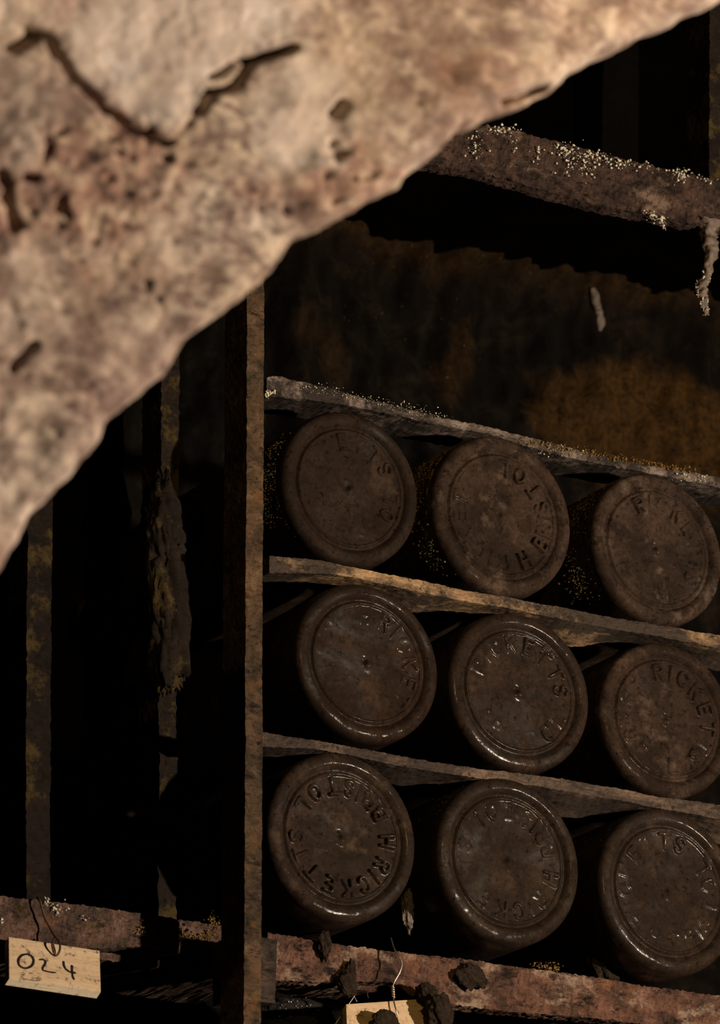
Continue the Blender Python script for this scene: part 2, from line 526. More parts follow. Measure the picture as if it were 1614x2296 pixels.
STROKES = {                                                       # unit letters, x 0..1, y 0..1
    'H': [[(0.05, 0), (0.05, 1)], [(0.95, 0), (0.95, 1)], [(0.05, .5), (0.95, .5)]],
    'R': [[(0.08, 0), (0.08, 1), (.6, 1), (.86, .9), (.92, .75), (.84, .58), (.6, .5), (.08, .5)], [(.5, .5), (.95, 0)]],
    'I': [[(.5, 0), (.5, 1)]],
    'C': [[(.93, .80), (.78, .95), (.5, 1), (.22, .9), (.06, .65), (.06, .35), (.22, .1), (.5, 0), (.78, .05), (.93, .20)]],
    'K': [[(.08, 0), (.08, 1)], [(.92, 1), (.08, .42)], [(.36, .60), (.95, 0)]],
    'E': [[(.9, 1), (.08, 1), (.08, 0), (.92, 0)], [(.08, .5), (.75, .5)]],
    'T': [[(.5, 0), (.5, 1)], [(0, 1), (1, 1)]],
    'S': [[(.90, .82), (.72, .97), (.45, 1), (.18, .9), (.1, .74), (.25, .58), (.72, .44), (.9, .26), (.8, .08), (.5, 0), (.24, .03), (.06, .18)]],
    'L': [[(.1, 1), (.1, 0), (.92, 0)]],
    'O': [[(.5, 1), (.2, .9), (.05, .65), (.05, .35), (.2, .1), (.5, 0), (.8, .1), (.95, .35), (.95, .65), (.8, .9), (.5, 1)]],
    'B': [[(.08, 0), (.08, 1), (.58, 1), (.82, .9), (.84, .68), (.6, .54), (.08, .54)], [(.6, .54), (.88, .42), (.92, .18), (.66, 0), (.08, 0)]],
}
# where each letter stands on the best preserved base (photographed clock angle), outer word reads clockwise, BRISTOL the other way
_ring = [('H', 98, 1), ('R', 126, 1), ('I', 141, 1), ('C', 155, 1), ('K', 174, 1), ('E', 196, 1), ('T', 222, 1), ('T', 250, 1), ('S', 274, 1),
         ('L', 310, -1), ('O', 329, -1), ('T', 349, -1), ('S', 369, -1), ('I', 383, -1), ('R', 399, -1), ('B', 420, -1)]
RING = [(c, inplane(a), s) for c, a, s in _ring]
WID = {'I': 0.05, 'H': .125, 'K': .125, 'R': .12, 'C': .12, 'E': .105, 'T': .115, 'S': .11, 'L': .10, 'O': .125, 'B': .12}


def base_profile(rho):
    """How far the base stands forward (in units of R) at relative radius rho."""
    h = np.zeros_like(rho)
    h += -0.030 - 0.016 * (1 - np.clip(rho / .7, 0, 1) ** 2)                       # slightly dished disc
    h += 0.020 * np.exp(-((rho - .738) / .016) ** 2)                              # raised ring round the lettering
    h += -0.018 * np.exp(-((rho - .785) / .020) ** 2)                              # gutter outside it
    h += 0.046 * smooth(.775, .870, rho)                                          # rounded bearing band
    k = np.clip((rho - .86) / .14, 0, 1)
    h += -0.145 * (1 - np.sqrt(np.clip(1 - k ** 3.2, 0, 1)))                      # heel
    return h


RHO = np.concatenate([np.linspace(0.0, .06, 8)[1:], np.linspace(.06, .12, 10)[1:], np.linspace(.12, .47, 14)[1:], np.linspace(.47, .72, 38)[1:],
                      np.linspace(.72, .86, 20)[1:], np.linspace(.86, .96, 9)[1:], np.linspace(.96, 1.0, 10)[1:]])
NSEG = 420


def ranges(*rs, mn=0.25):
    """Lettering worn down to mn outside the given clock ranges of the base."""
    def f(a):
        e = mn
        for lo, hi in rs:
            d = (a - lo) % 360
            span = (hi - lo) % 360
            if d <= span: e = 1.0
        return e
    return f


def bottle(name, cx, cy, h_px, y_base, material, anchor, emboss, label, group, wob=1.0, seed=0, length=0.275, letters=True, wear=None):
    c = at(cx, cy, y_base)
    scale = F_PX / (c - EYE).dot(FWD)
    R = h_px / 2 / 0.965 / scale
    root = empty(name, c)
    tag(root, label, 'bottle', group)
    ph = np.linspace(0, 2 * math.pi, NSEG, endpoint=False)               # clockwise from up, seen from the front
    P, Q = np.meshgrid(ph, RHO, indexing='ij')
    X, Z = np.sin(P) * Q, np.cos(P) * Q
    H = base_profile(Q)
    # hand blown: the whole base wobbles and leans
    H = H + 0.010 * wob * fbm(X * 1.6 + seed * 3.7, Z * 1.6 - seed, seed + 40, 3) * (1 - smooth(.9, 1, Q))
    H = H + 0.0055 * wob * fbm(X * 7 + seed, Z * 7, seed + 41, 3) * (1 - smooth(.9, 1, Q))
    # centre nub with its pit
    H = H + 0.038 * np.exp(-(((X - .012) ** 2 + (Z + .03) ** 2) / .0030)) - 0.030 * np.exp(-(((X + .035) ** 2 + (Z - .03) ** 2) / .0016))
    if letters:
        ch0, img = anchor
        rot = inplane(img) - dict((k, a) for k, a in [((c_, i), a_) for i, (c_, a_, s_) in enumerate(RING)])[ch0]
        for i, (chx, ang, s) in enumerate(RING):
            a = math.radians(ang + rot)
            w, hh = WID[chx] * 1.06, 0.180
            rc = 0.600
            # letter frame: across = clockwise tangent, rise = outward, both turned round for the word that reads the other way
            d = (P - a + math.pi) % (2 * math.pi) - math.pi
            sel = (np.abs(d) < 0.30) & (Q > .44) & (Q < .76)
            if not sel.any(): continue
            xl = d[sel] * rc * s
            yl = (Q[sel] - rc) * s
            dist = np.full(xl.shape, 9.0)
            for st in STROKES[chx]:
                pts = [((q[0] - .5) * w, (q[1] - .5) * hh) for q in st]
                dist = np.minimum(dist, poly_dist(xl, yl, pts))
            e = emboss
            if wear: e = e * wear(math.degrees(a) % 360)
            soft = np.clip(.55 + 1.9 * fbm(X[sel] * 3.1 + seed * 7, Z[sel] * 3.1, seed + 44, 3), .25, 1.1)
            H[sel] += soft * e * 0.032 * (1 - smooth(.009, .030, dist))
    V = np.stack([X * R, -H * R, Z * R], -1)
    out = 1 + 0.007 * wob * np.stack([np.sin(2 * P + seed), 0 * P, np.sin(2 * P + seed)], -1)  # slightly out of round
    V = V * out
    m = len(RHO)
    verts = V.reshape(-1, 3).tolist()
    faces = [tuple(f[::-1]) for f in grid_faces(NSEG, m, True)]
    verts.append((0, float(-H[:, 0].mean() * R), 0))
    ci = len(verts) - 1
    for i in range(NSEG):
        faces.append((ci, ((i + 1) % NSEG) * m, i * m))
    faces = [tuple(f[::-1]) for f in faces]
    mesh_obj('base', verts, faces, material, root, world=False)
    # body, shoulder, neck and lip as one glass shell behind the base
    y0 = float(-H[:, -1].mean() * R)
    Lb = length
    prof = [(1.0, y0 - .0002), (1.004, y0 + .006), (1.0, y0 + .03), (.985, Lb * .45), (.985, Lb * .58), (.95, Lb * .635), (.80, Lb * .69), (.55, Lb * .735), (.42, Lb * .78),
            (.37, Lb * .86), (.36, Lb * .945), (.44, Lb * .95), (.44, Lb * .975), (.37, Lb * .98), (.35, Lb), (.02, Lb)]
    ns = 96
    pr, py = [], []
    for (a, b), (a2, b2) in zip(prof[:-1], prof[1:]):
        for k in range(5):
            pr.append(a + (a2 - a) * k / 5); py.append(b + (b2 - b) * k / 5)
    pr.append(prof[-1][0]); py.append(prof[-1][1])
    pr, py = np.array(pr), np.array(py)
    pb = np.linspace(0, 2 * math.pi, ns, endpoint=False)
    A, I = np.meshgrid(pb, np.arange(len(pr)), indexing='ij')
    rad = pr[I] * R * (1 + 0.007 * wob * np.sin(2 * A + seed))
    rough = 0.006 * fbm(np.cos(A) * 4 + 5 + seed, py[I] * 60 + np.sin(A) * 4, seed + 60) * smooth(0.012, .03, py[I])
    rad = rad * (1 - np.abs(rough))
    VB = np.stack([np.sin(A) * rad, py[I], np.cos(A) * rad], -1)
    fb = grid_faces(ns, len(pr), True)
    mesh_obj('body', VB.reshape(-1, 3), fb, material, root, world=False)
    root['R'] = R
    return root, c, R


GB = 'old bottles lying in three rows with their bases outward'
MB = {}
for key, dust, tint, wet in (('11', .80, (.76, .71, .68), .25), ('12', 1.0, (1.16, 1.08, 1.01), .50), ('13', 1.0, (1.22, 1.17, 1.12), .45),
                             ('21', .45, (.66, .54, .45), .85), ('22', .60, (.78, .70, .62), .95), ('23', 1.0, (1.0, .92, .85), .60),
                             ('31', .75, (.98, .93, .85), .85), ('32', .45, (.70, .66, .58), .90), ('33', .50, (.74, .69, .61), .90)):
    MB[key] = mat_bottle('dusty bottle glass ' + key, dust, tint, wet, (0.108, 0.082, 0.065) if dust == 1.0 else (0.085, 0.060, 0.045))

T2, S2, S1, C1, E1, O2 = ('T', 11), ('S', 12), ('S', 8), ('C', 3), ('E', 5), ('O', 10)
fade = lambda lo, hi, mn=0.25: (lambda a: 1.0 if lo <= a <= hi else mn)
BOT = {}
BOT['11'] = bottle('wine_bottle', 787, 1094, 350, 0.0, MB['11'], (S1, 62), .95, 'dull brown bottle base beside the iron post in the top row, lettering worn faint', GB, seed=1, wob=1.3, wear=ranges((330, 135), mn=.15))
BOT['12'] = bottle('wine_bottle', 1128, 1155, 360, 0.0, MB['12'], (O2, 25), 1.5, 'dust-pale bottle base in the middle of the top row, small glossy nub at its centre', GB, seed=2, wear=ranges((345, 215), mn=.4))
BOT['13'] = bottle('wine_bottle', 1476, 1230, 342, 0.0, MB['13'], (C1, 8), 1.35, 'pale grey dusty bottle base at the right end of the top row under yellow mould', GB, seed=3, wear=ranges((315, 190), mn=.3))
BOT['21'] = bottle('wine_bottle', 826, 1485, 360, 0.0, MB['21'], (C1, 65), .8, 'darkest blotchy brown bottle base in the middle row next to the post', GB, seed=4, wob=1.4, wear=ranges((340, 130), mn=.12))
BOT['22'] = bottle('wine_bottle', 1167, 1550, 361, 0.0, MB['22'], (E1, 12), 1.2, 'dark bottle base at the centre of the middle row, glint on its top rim', GB, seed=5, wear=ranges((320, 150), mn=.2))
BOT['23'] = bottle('wine_bottle', 1498, 1612, 350, 0.0, MB['23'], (C1, 23), 1.25, 'brown evenly dusty bottle base at the right end of the middle row', GB, seed=6, wear=ranges((310, 190), mn=.45))
BOT['31'] = bottle('wine_bottle', 769, 1876, 378, 0.0, MB['31'], (T2, -11), 1.5, 'bottle base with crisp upside-down BRISTOL lettering in the bottom row', GB, seed=7)
BOT['32'] = bottle('wine_bottle', 1142, 1929, 371, 0.0, MB['32'], (S2, 25), .8, 'dark greenish-brown bottle base in the middle of the bottom row above the rusty rail', GB, seed=8, wear=ranges((295, 132), (150, 215), mn=.2))
BOT['33'] = bottle('wine_bottle', 1502, 1997, 368, 0.0, MB['33'], (S1, 16), .9, 'glossy-rimmed dark bottle base at the right end of the bottom row', GB, seed=9, wear=ranges((300, 122), mn=.3))

# ------------------------------------------------------------------ laths between the rows
GL = 'wooden laths between the bottle rows'
lath1 = bar_along('wooden_lath', [(598, 848), (618, 843), (700, 860), (800, 886), (900, 915), (1000, 938), (1100, 958), (1200, 984), (1300, 1008), (1400, 1034), (1500, 1052), (1700, 1088)],
                  [(598, 890), (618, 890), (700, 897), (800, 911), (850, 923), (940, 945), (1010, 957), (1100, 974), (1200, 1006), (1300, 1030), (1400, 1050), (1500, 1070), (1700, 1112)],
                  0.017, 0.026, M['lath_a'], 0.00045, seed=21)
tag(lath1, 'mould-whitened grey wooden lath lying over the top row of bottles', 'lath', GL)
lath2 = bar_along('wooden_lath', [(604, 1246), (660, 1250), (720, 1258), (785, 1271), (842, 1282), (939, 1299), (1028, 1320), (1157, 1342), (1285, 1366), (1413, 1391), (1541, 1413), (1700, 1440)],
                  [(604, 1284), (660, 1284), (720, 1286), (785, 1293), (842, 1306), (939, 1325), (1028, 1344), (1157, 1366), (1285, 1392), (1413, 1416), (1541, 1440), (1700, 1472)],
                  0.003, 0.016, M['lath_b'], 0.0003, seed=22, twist=((960, 60, .005), (1310, 75, .0075), (1640, 60, .006)))
tag(lath2, 'orange-brown wooden lath with a bare pale underside between the top and middle rows', 'lath', GL)
lath3 = bar_along('wooden_lath', [(588, 1641), (640, 1650), (708, 1659), (780, 1672), (836, 1682), (964, 1707), (1093, 1727), (1221, 1741), (1349, 1762), (1477, 1786), (1614, 1804), (1700, 1820)],
                  [(588, 1674), (640, 1676), (708, 1678), (780, 1690), (836, 1704), (964, 1728), (1093, 1748), (1221, 1766), (1349, 1788), (1477, 1812), (1614, 1836), (1700, 1852)],
                  0.003, 0.018, M['lath_c'], 0.0003, seed=23, twist=((930, 60, .004), (1310, 80, .0075), (1660, 60, .007)))
tag(lath3, 'dull grey-brown wooden lath between the middle and bottom rows', 'lath', GL)

# ------------------------------------------------------------------ rusty rails
rail_r = empty('iron_rail', at(1100, 2260, 0.022))
tag(rail_r, 'rusty iron rail under the bottom row of bottles, right of the post', 'rail', 'rusty rails of the bottle rack')
bar_r = bar_along('bar', [(600, 2091), (640, 2097), (800, 2122), (1028, 2150), (1200, 2172), (1428, 2206), (1614, 2232), (1720, 2248)],
          [(600, 2196), (640, 2199), (760, 2200), (880, 2200), (905, 2215), (935, 2246), (1100, 2263), (1300, 2281), (1480, 2298), (1614, 2312), (1720, 2322)],
          0.022, 0.010, M['rail'], 0.00045, seed=31, parent=rail_r, nv=16, n=480)
bar_along('flange', [(600, 2180), (880, 2212), (1100, 2244), (1300, 2259), (1480, 2276), (1614, 2290), (1720, 2300)],
          [(600, 2196), (880, 2228), (1100, 2260), (1300, 2275), (1480, 2292), (1614, 2306), (1720, 2316)], 0.0325, 0.022, M['rail'], 0.0005, seed=32, parent=rail_r)

rail_l = empty('iron_rail', at(230, 2120, 0.022))
tag(rail_l, 'rusty iron rail with yellow moss left of the post, carrying the 024 tag', 'rail', 'rusty rails of the bottle rack')
bar_l = bar_along('bar', [(-120, 1990), (0, 2007), (150, 2024), (300, 2046), (500, 2076), (572, 2087)],
          [(-120, 2096), (0, 2110), (150, 2124), (230, 2128), (300, 2122), (500, 2152), (572, 2164)], 0.022, 0.010, M['rail_moss'], 0.0004, seed=33, parent=rail_l, nv=16, n=300)
bar_along('flange', [(-120, 2088), (0, 2104), (300, 2146), (572, 2186)], [(-120, 2104), (0, 2120), (300, 2162), (572, 2200)], 0.0325, 0.056, M['rail_moss'], 0.0005, seed=34, parent=rail_l)

rail_t = empty('iron_rail', at(1300, 480, 0.020))
tag(rail_t, 'flaking rusty iron rail crusted with white grains above the top row, upper right', 'rail', 'rusty rails of the bottle rack')
bar_t = bar_along('bar', [(560, 150), (980, 258), (1060, 279), (1130, 285), (1200, 305), (1300, 330), (1400, 355), (1500, 380), (1614, 403), (1720, 427)],
          [(560, 262), (940, 362), (985, 372), (1070, 383), (1160, 410), (1250, 435), (1350, 460), (1440, 478), (1530, 495), (1614, 508), (1720, 530)],
          0.020, 0.010, M['rail_top'], 0.0007, seed=35, parent=rail_t, nv=18, n=520, freq=420)

# ------------------------------------------------------------------ uprights
_p = at(570, 2330, -0.03)
post = empty('iron_post', (_p.x, _p.y + .011, 0.0))
tag(post, 'tall rust-brown iron post standing left of the bottle stack', 'post')
upright('bar', 554, 592, 560, 2420, -0.030, 0.022, M['post'], 546, 584, 0.0002, 41, post, z_lo=0.0, z_hi=2.3)

for nm, args, lab in (
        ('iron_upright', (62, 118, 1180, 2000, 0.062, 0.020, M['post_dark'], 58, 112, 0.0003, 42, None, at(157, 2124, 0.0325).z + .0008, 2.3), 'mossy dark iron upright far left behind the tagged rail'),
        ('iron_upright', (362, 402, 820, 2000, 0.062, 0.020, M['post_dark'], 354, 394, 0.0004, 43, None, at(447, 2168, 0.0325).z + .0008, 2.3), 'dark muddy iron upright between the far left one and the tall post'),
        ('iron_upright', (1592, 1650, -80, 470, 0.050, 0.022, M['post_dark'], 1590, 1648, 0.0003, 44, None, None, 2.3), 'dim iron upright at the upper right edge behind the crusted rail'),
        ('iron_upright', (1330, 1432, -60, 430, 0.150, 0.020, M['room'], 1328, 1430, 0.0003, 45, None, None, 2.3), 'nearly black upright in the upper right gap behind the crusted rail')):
    tag(upright(nm, *args), lab, 'upright', 'dark uprights of the rack')

br = upright('iron_bracket', 529, 622, 2094, 2238, -0.0065, 0.022, M['bracket'], 527, 616, 0.0003, 47)
tag(br, 'dull iron bracket block behind the foot of the tall post between both rails', 'bracket')

# mud daubed on the second upright
mud = []
for (x, y, rx, rz, s) in ((372, 1330, .011, .030, 1), (366, 1190, .010, .024, 2), (376, 1440, .010, .026, 3)):
    p = at(x, y, 0.056)
    mud.append(lump((p.x, p.y, p.z), rx, .008, rz, 70 + s, 0.5, 2.0, 26))
v, f = join(mud)
tag(mesh_obj('mud_clump', v, f, M['post_dark']), 'rough brown mud daubed on the dark upright left of the tall post', 'mud')

# ------------------------------------------------------------------ wooden tags
def quad_tag(tl, tr, brr, bl, y_top, y_bot, thick, name, label, group):
    P = [at(*tl, y_top), at(*tr, y_top), at(*brr, y_bot), at(*bl, y_bot)]
    P[2] = P[1] + (P[3] - P[0])
    n = (P[1] - P[0]).cross(P[3] - P[0]).normalized()
    if n.y > 0: n = -n
    root = empty(name, (P[2] + P[3]) / 2)
    tag(root, label, 'tag', group)
    return P, n, root


def slab(P, n, t, nu=40, nv=20, seed=1, amp=0.00015):
    """A sawn board: front face the quad P, thickness t behind it."""
    V, F = [], []
    for side in (0, 1):
        for i in range(nu):
            for j in range(nv):
                u, w = i / (nu - 1), j / (nv - 1)
                p = P[0].lerp(P[1], u).lerp(P[3].lerp(P[2], u), w) - n * (t * side)
                if side == 0:
                    p = p + n * (amp * float(fbm(u * 6, w * 30, seed)))
                V.append(p)
    o = nu * nv
    for i in range(nu - 1):
        for j in range(nv - 1):
            a = i * nv + j
            F.append((a, a + 1, a + nv + 1, a + nv)); F.append((o + a, o + a + nv, o + a + nv + 1, o + a + 1))
    for i in range(nu - 1):
        a = i * nv; F.append((a, a + nv, o + a + nv, o + a))
        a = i * nv + nv - 1; F.append((a, o + a, o + a + nv, a + nv))
    for j in range(nv - 1):
        a = j; F.append((a, o + a, o + a + 1, a + 1))
        a = (nu - 1) * nv + j; F.append((a, a + 1, o + a + 1, o + a))
    return V, F


def ribbon(P, n, pts_px, w_px, y_top, y_bot, lift=0.00025):
    """Marker stroke lying on the tag face: a thin rounded ribbon."""
    parts = []
    org, ex, ey = P[0], P[1] - P[0], P[3] - P[0]
    def face_pt(px, py):
        r = ray(px, py)
        return EYE + r * ((org - EYE).dot(n) / r.dot(n))
    q = []
    for a, b in zip(pts_px[:-1], pts_px[1:]):
        for k in range(5):
            q.append((a[0] + (b[0] - a[0]) * k / 5, a[1] + (b[1] - a[1]) * k / 5))
    q.append(pts_px[-1])
    W = [face_pt(*p) + n * lift for p in q]
    rad = w_px / 2 / PPM
    v, f = [], []
    for i, p in enumerate(W):
        d = (W[min(i + 1, len(W) - 1)] - W[max(i - 1, 0)]).normalized()
        s = n.cross(d).normalized()
        rr = rad * (0.85 + 0.25 * random.random())
        v.append(p + s * rr); v.append(p - s * rr)
    for i in range(len(W) - 1):
        f.append((2 * i, 2 * i + 1, 2 * i + 3, 2 * i + 2))
    for end in (0, len(W) - 1):                                   # round the ends
        p = W[end]; o = len(v); v.append(p)
        d = (W[1] - W[0]).normalized(); s = n.cross(d)
        for k in range(12):
            an = 2 * math.pi * k / 12
            v.append(p + d * math.cos(an) * rad * .9 + s * math.sin(an) * rad * .9)
        for k in range(12): f.append((o, o + 1 + k, o + 1 + (k + 1) % 12))
    return [tuple(x) for x in v], f


GT = 'wooden number tags'
P, n, t1 = quad_tag((20, 2101), (223, 2132), (231, 2221), (21, 2194), 0.014, 0.0018, 0.0045, 'wooden_tag',
                    'pale wooden tag marked 024 hanging from the mossy rail at lower left', GT)
v, f = slab(P, n, 0.0046, seed=5)
bd = mesh_obj('board', v, f, M['tag'], t1, shade=False)
bd.data.materials.append(M['tag_under'])
for k_, q in enumerate(f):
    if all(i_ % 20 == 19 for i_ in q): bd.data.polygons[k_].material_index = 1
Z = lambda pts: [(a / 5.38, 2080 + b / 5.38) for a, b in pts]
ell = [(312 + 92 * math.cos(t) - 18 * math.sin(t), 408 + 84 * math.sin(t) + 12 * math.cos(t)) for t in np.linspace(-2.2, 4.2, 22)]
ink = [ribbon(P, n, Z(ell), 5.2, 0, 0),
       ribbon(P, n, Z([(480, 390), (515, 385), (548, 405), (545, 440), (512, 490), (518, 518), (560, 530), (610, 541), (662, 546)]), 4.6, 0, 0),
       ribbon(P, n, Z([(766, 415), (770, 460), (790, 500), (830, 532), (870, 546), (905, 549)]), 5.2, 0, 0),
       ribbon(P, n, Z([(868, 462), (868, 540), (875, 590), (890, 625)]), 5.0, 0, 0)]
v, f = join(ink)
tag(mesh_obj('number', v, f, M['ink'], bd, shade=False), 'handwritten black 024')
v, f = join([ribbon(P, n, Z([(262, 570), (278, 575)]), 2.2, 0, 0), ribbon(P, n, Z([(355, 552), (392, 556)]), 2.4, 0, 0),
             ribbon(P, n, Z([(300, 622), (340, 632), (395, 640), (450, 648)]), 1.8, 0, 0)])
mesh_obj('smudge', v, f, M['wire_rust'], bd, shade=False)
w = [at(84, 2012, 0.020), at(90, 2022, 0.017), at(100, 2056, 0.017), at(113, 2082, 0.016), at(122, 2098, 0.0135), at(133, 2112, 0.011), at(134, 2130, 0.0095),
     at(127, 2142, 0.0095), at(120, 2134, 0.0095), at(117, 2116, 0.010), at(121, 2104, 0.0125)]
v, f = tube(w, [.00055] * len(w), 8)
tag(mesh_obj('hanging_wire', v, f, M['wire_rust'], t1), 'rusty brown wire loop')

P, n, t2 = quad_tag((776, 2252), (1000, 2236), (1006, 2340), (780, 2356), 0.013, 0.004, 0.0045, 'wooden_tag',
                    'stained pale wooden tag with a steel wire at the bottom edge of the frame', GT)
v, f = slab(P, n, 0.0046, seed=6)
mesh_obj('board', v, f, M['tag'], t2, shade=False)
w = [at(876, 2103, 0.026), at(879, 2114, 0.019), at(884, 2128, 0.014), at(893, 2142, 0.011), at(901, 2160, 0.010), at(896, 2180, 0.010), at(886, 2198, 0.011), at(880, 2212, 0.011)]
parts = [tube(w, [.0004] * len(w), 8)]
tw = []
for k in range(22):                                                # the twisted neck of the wire
    y = 2210 + k * 1.25
    an = k * 1.5
    p = at(880 + (k / 22) * 2, y, 0.011)
    tw.append(p + Vector((math.cos(an) * .0006, math.sin(an) * .0006, 0)))
parts.append(tube(tw, [.00045] * len(tw), 8, sub=3))
w = [at(882, 2238, 0.011), at(884, 2250, 0.0095), at(888, 2266, 0.008), at(892, 2279, 0.0085)]
parts.append(tube(w, [.0004] * len(w), 8))
w = [at(880, 2214, 0.012), at(862, 2208, 0.016), at(838, 2212, 0.018), at(824, 2226, 0.018), at(826, 2238, 0.018)]
v, f = join(parts)
tag(mesh_obj('hanging_wire', v, f, M['wire_bright'], t2), 'twisted bright steel wire')
v, f = tube(w, [.0002] * len(w), 6)
mesh_obj('wire_end', v, f, M['wire_rust'], t2)

w = [at(752, 2297, 0.020), at(740, 2315, 0.020)]
v, f = join([tube([at(735, 2322, 0.022), at(766, 2275, 0.020), at(798, 2228, 0.020)], [.00028] * 3, 6), tube([at(793, 2233, 0.020), at(800, 2246, 0.0195)], [.00022] * 2, 6)])
tag(mesh_obj('wire_strand', v, f, M['wire_bright']), 'thin straight wire slanting down left of the stained tag', 'wire')

# ------------------------------------------------------------------ mould clumps, drips
def clump(label, parts, material=None):
    v, f = join(parts)
    return tag(mesh_obj('mould_clump', v, f, material or M['mould']), label, 'mould', 'soft brown mould clumps')


p = at(866, 2290, 0.0015)
clump('dark brown mould blot stuck on the front of the stained tag', [lump(p, .0075, .0015, .0062, 81, .3, 1.6)])
p = at(985, 2270, 0.001)
q = at(958, 2232, 0.010)
clump('fluffy grey-brown mould tuft over the right end of the stained tag', [lump(p, .0068, .004, .0085, 82, .4, 2.2), lump(q, .006, .004, .005, 83, .45, 2.2)])
p = at(1058, 2188, 0.0185)
clump('dark mould patch on the right rail below the middle bottom-row bottle', [lump(p, .0075, .0016, .0055, 84, .5, 1.8)])
p = at(778, 2204, 0.019)
clump('small dark mould peak hanging under the right rail near the stained tag', [lump(p, .0055, .003, .006, 85, .4, 1.8), lump(p + Vector((.002, 0, .005)), .0022, .002, .006, 86, .6, 2.5)])
p = at(728, 2118, 0.019)
clump('brown mould wisp hanging from the bottle base beside the post over the right rail', [lump(p, .0035, .002, .0070, 87, .4, 1.8)])
p = at(914, 2044, 0.030)
clump('pale feathery mould wisp in the gap right of the upside-down BRISTOL bottle', [lump(p, .0028, .002, .0075, 88, .9, 3.5), lump(p + Vector((.001, 0, .006)), .0018, .0015, .006, 89, .9, 3.5)], M['drip'])
p = at(1352, 2120, 0.030)
clump('big brown mould drape hanging left of the last bottom-row bottle', [lump(p, .010, .006, .022, 90, .35, 1.3)])

st_pts = [(1588, 500, 6.2), (1588, 528, 4.4), (1592, 560, 4.2), (1588, 592, 2.4), (1584, 618, 2.1), (1573, 640, 3.1), (1574, 656, 2.9), (1581, 668, 1.5), (1578, 682, 2.0), (1582, 696, 1.6), (1580, 708, .4)]
v, f = tube([at(a, b, 0.022) for a, b, r in st_pts], [r * .001 for a, b, r in st_pts], 18, seed=12, amp=.9, sub=8)
sd = empty('mould_stalactite', at(1580, 708, 0.022))
tag(sd, 'grey slimy mould stalactite dripping from the crusted rail at the right', 'stalactite')
dr = mesh_obj('drip', v, f, M['drip'], sd)
gp = []
for k in range(70):
    a, b, r = st_pts[random.choice([4, 5, 6, 7, 8, 9])]
    s = random.choice((-1, 1))
    q = at(a + s * r * 4.2 * random.uniform(.7, 1.05), b + random.uniform(-12, 12), 0.0205)
    gp.append(q)
v, f = grains(gp, .0002, .0006, 5)
tag(mesh_obj('grain_crust', v, f, M['grain'], dr), kind='stuff')

# ------------------------------------------------------------------ mineral crusts (parts of what they grow on)
def crust(parent, spots, y, r0, r1, material, seed, name='grain_crust'):
    rg = np.random.default_rng(seed)
    pts = []
    for (x, yy, sx, sy, n_) in spots:
        for _ in range(n_):
            pts.append(at(x + rg.normal() * sx, yy + rg.normal() * sy, y + rg.uniform(-.0012, .0006)))
    v, f = grains(pts, r0, r1, seed)
    o = mesh_obj(name, v, f, material, parent)
    o['kind'] = 'stuff'
    return o


top_line = lambda x: 279 + (x - 1060) * (403 - 279) / (1614 - 1060)
sp = [(1068, 335, 9, 14, 40), (1128, 292, 16, 6, 40), (1205, 345, 8, 10, 22), (1062, 300, 20, 12, 14), (1150, 330, 5, 14, 10)]
sp += [(x, top_line(x) + 12, 14, 7, 16) for x in range(1250, 1420, 18)] + [(1300, 365, 24, 18, 60), (1262, 340, 12, 10, 30), (1318, 372, 8, 20, 26)]
sp += [(x, top_line(x) + 5, 12, 4, 5) for x in range(1420, 1614, 20)] + [(1528, 398, 7, 12, 40), (1522, 384, 14, 4, 20)]
sp += [(1478, 492, 8, 5, 40), (1486, 504, 3, 5, 18), (1462, 484, 5, 6, 24), (1446, 474, 4, 3, 8)]
crust(bar_t, sp, 0.0185, .00018, .0008, M['grain'], 3)
sp = [(x, 862 + (x - 700) * .232 + 4, 22, 4, 14) for x in range(700, 1010, 24)] + [(1250, 1010, 26, 8, 46), (1225, 1000, 14, 6, 22), (1300, 1018, 12, 5, 22), (1540, 1066, 14, 6, 34), (1570, 1075, 9, 6, 18), (930, 925, 20, 8, 30)]
crust(lath1, sp, 0.0165, .00012, .00042, M['grain'], 4)
sp = [(600, 884, 3, 4, 26), (606, 880, 5, 3, 20)]
crust(lath1, sp, 0.0155, .0003, .001, M['grain'], 5, 'salt_knob')
sp = [(x, 1034 + (x - 1400) * .18 - 4, 16, 3, 26) for x in range(1180, 1560, 24)]
crust(lath1, sp, 0.017, .0002, .0007, M['gold'], 6, 'yellow_mould')


def flank(key, spots, mat_, r0, r1, seed, name):
    """Crust on a bottle's flank: spots are (clock deg, spread deg, depth m, depth spread, count)."""
    root, c, R = BOT[key]
    rg = np.random.default_rng(seed)
    pts = []
    for (a, sa, y, sy, n_) in spots:
        for _ in range(n_):
            an = math.radians(a + rg.normal() * sa)
            yy = max(0.006, y + rg.normal() * sy)
            rr = R * 0.997
            pts.append((math.sin(an) * rr, yy, math.cos(an) * rr))
    v, f = grains(pts, r0, r1, seed)
    o = mesh_obj(name, v, f, mat_, root, world=False)
    o['kind'] = 'stuff'


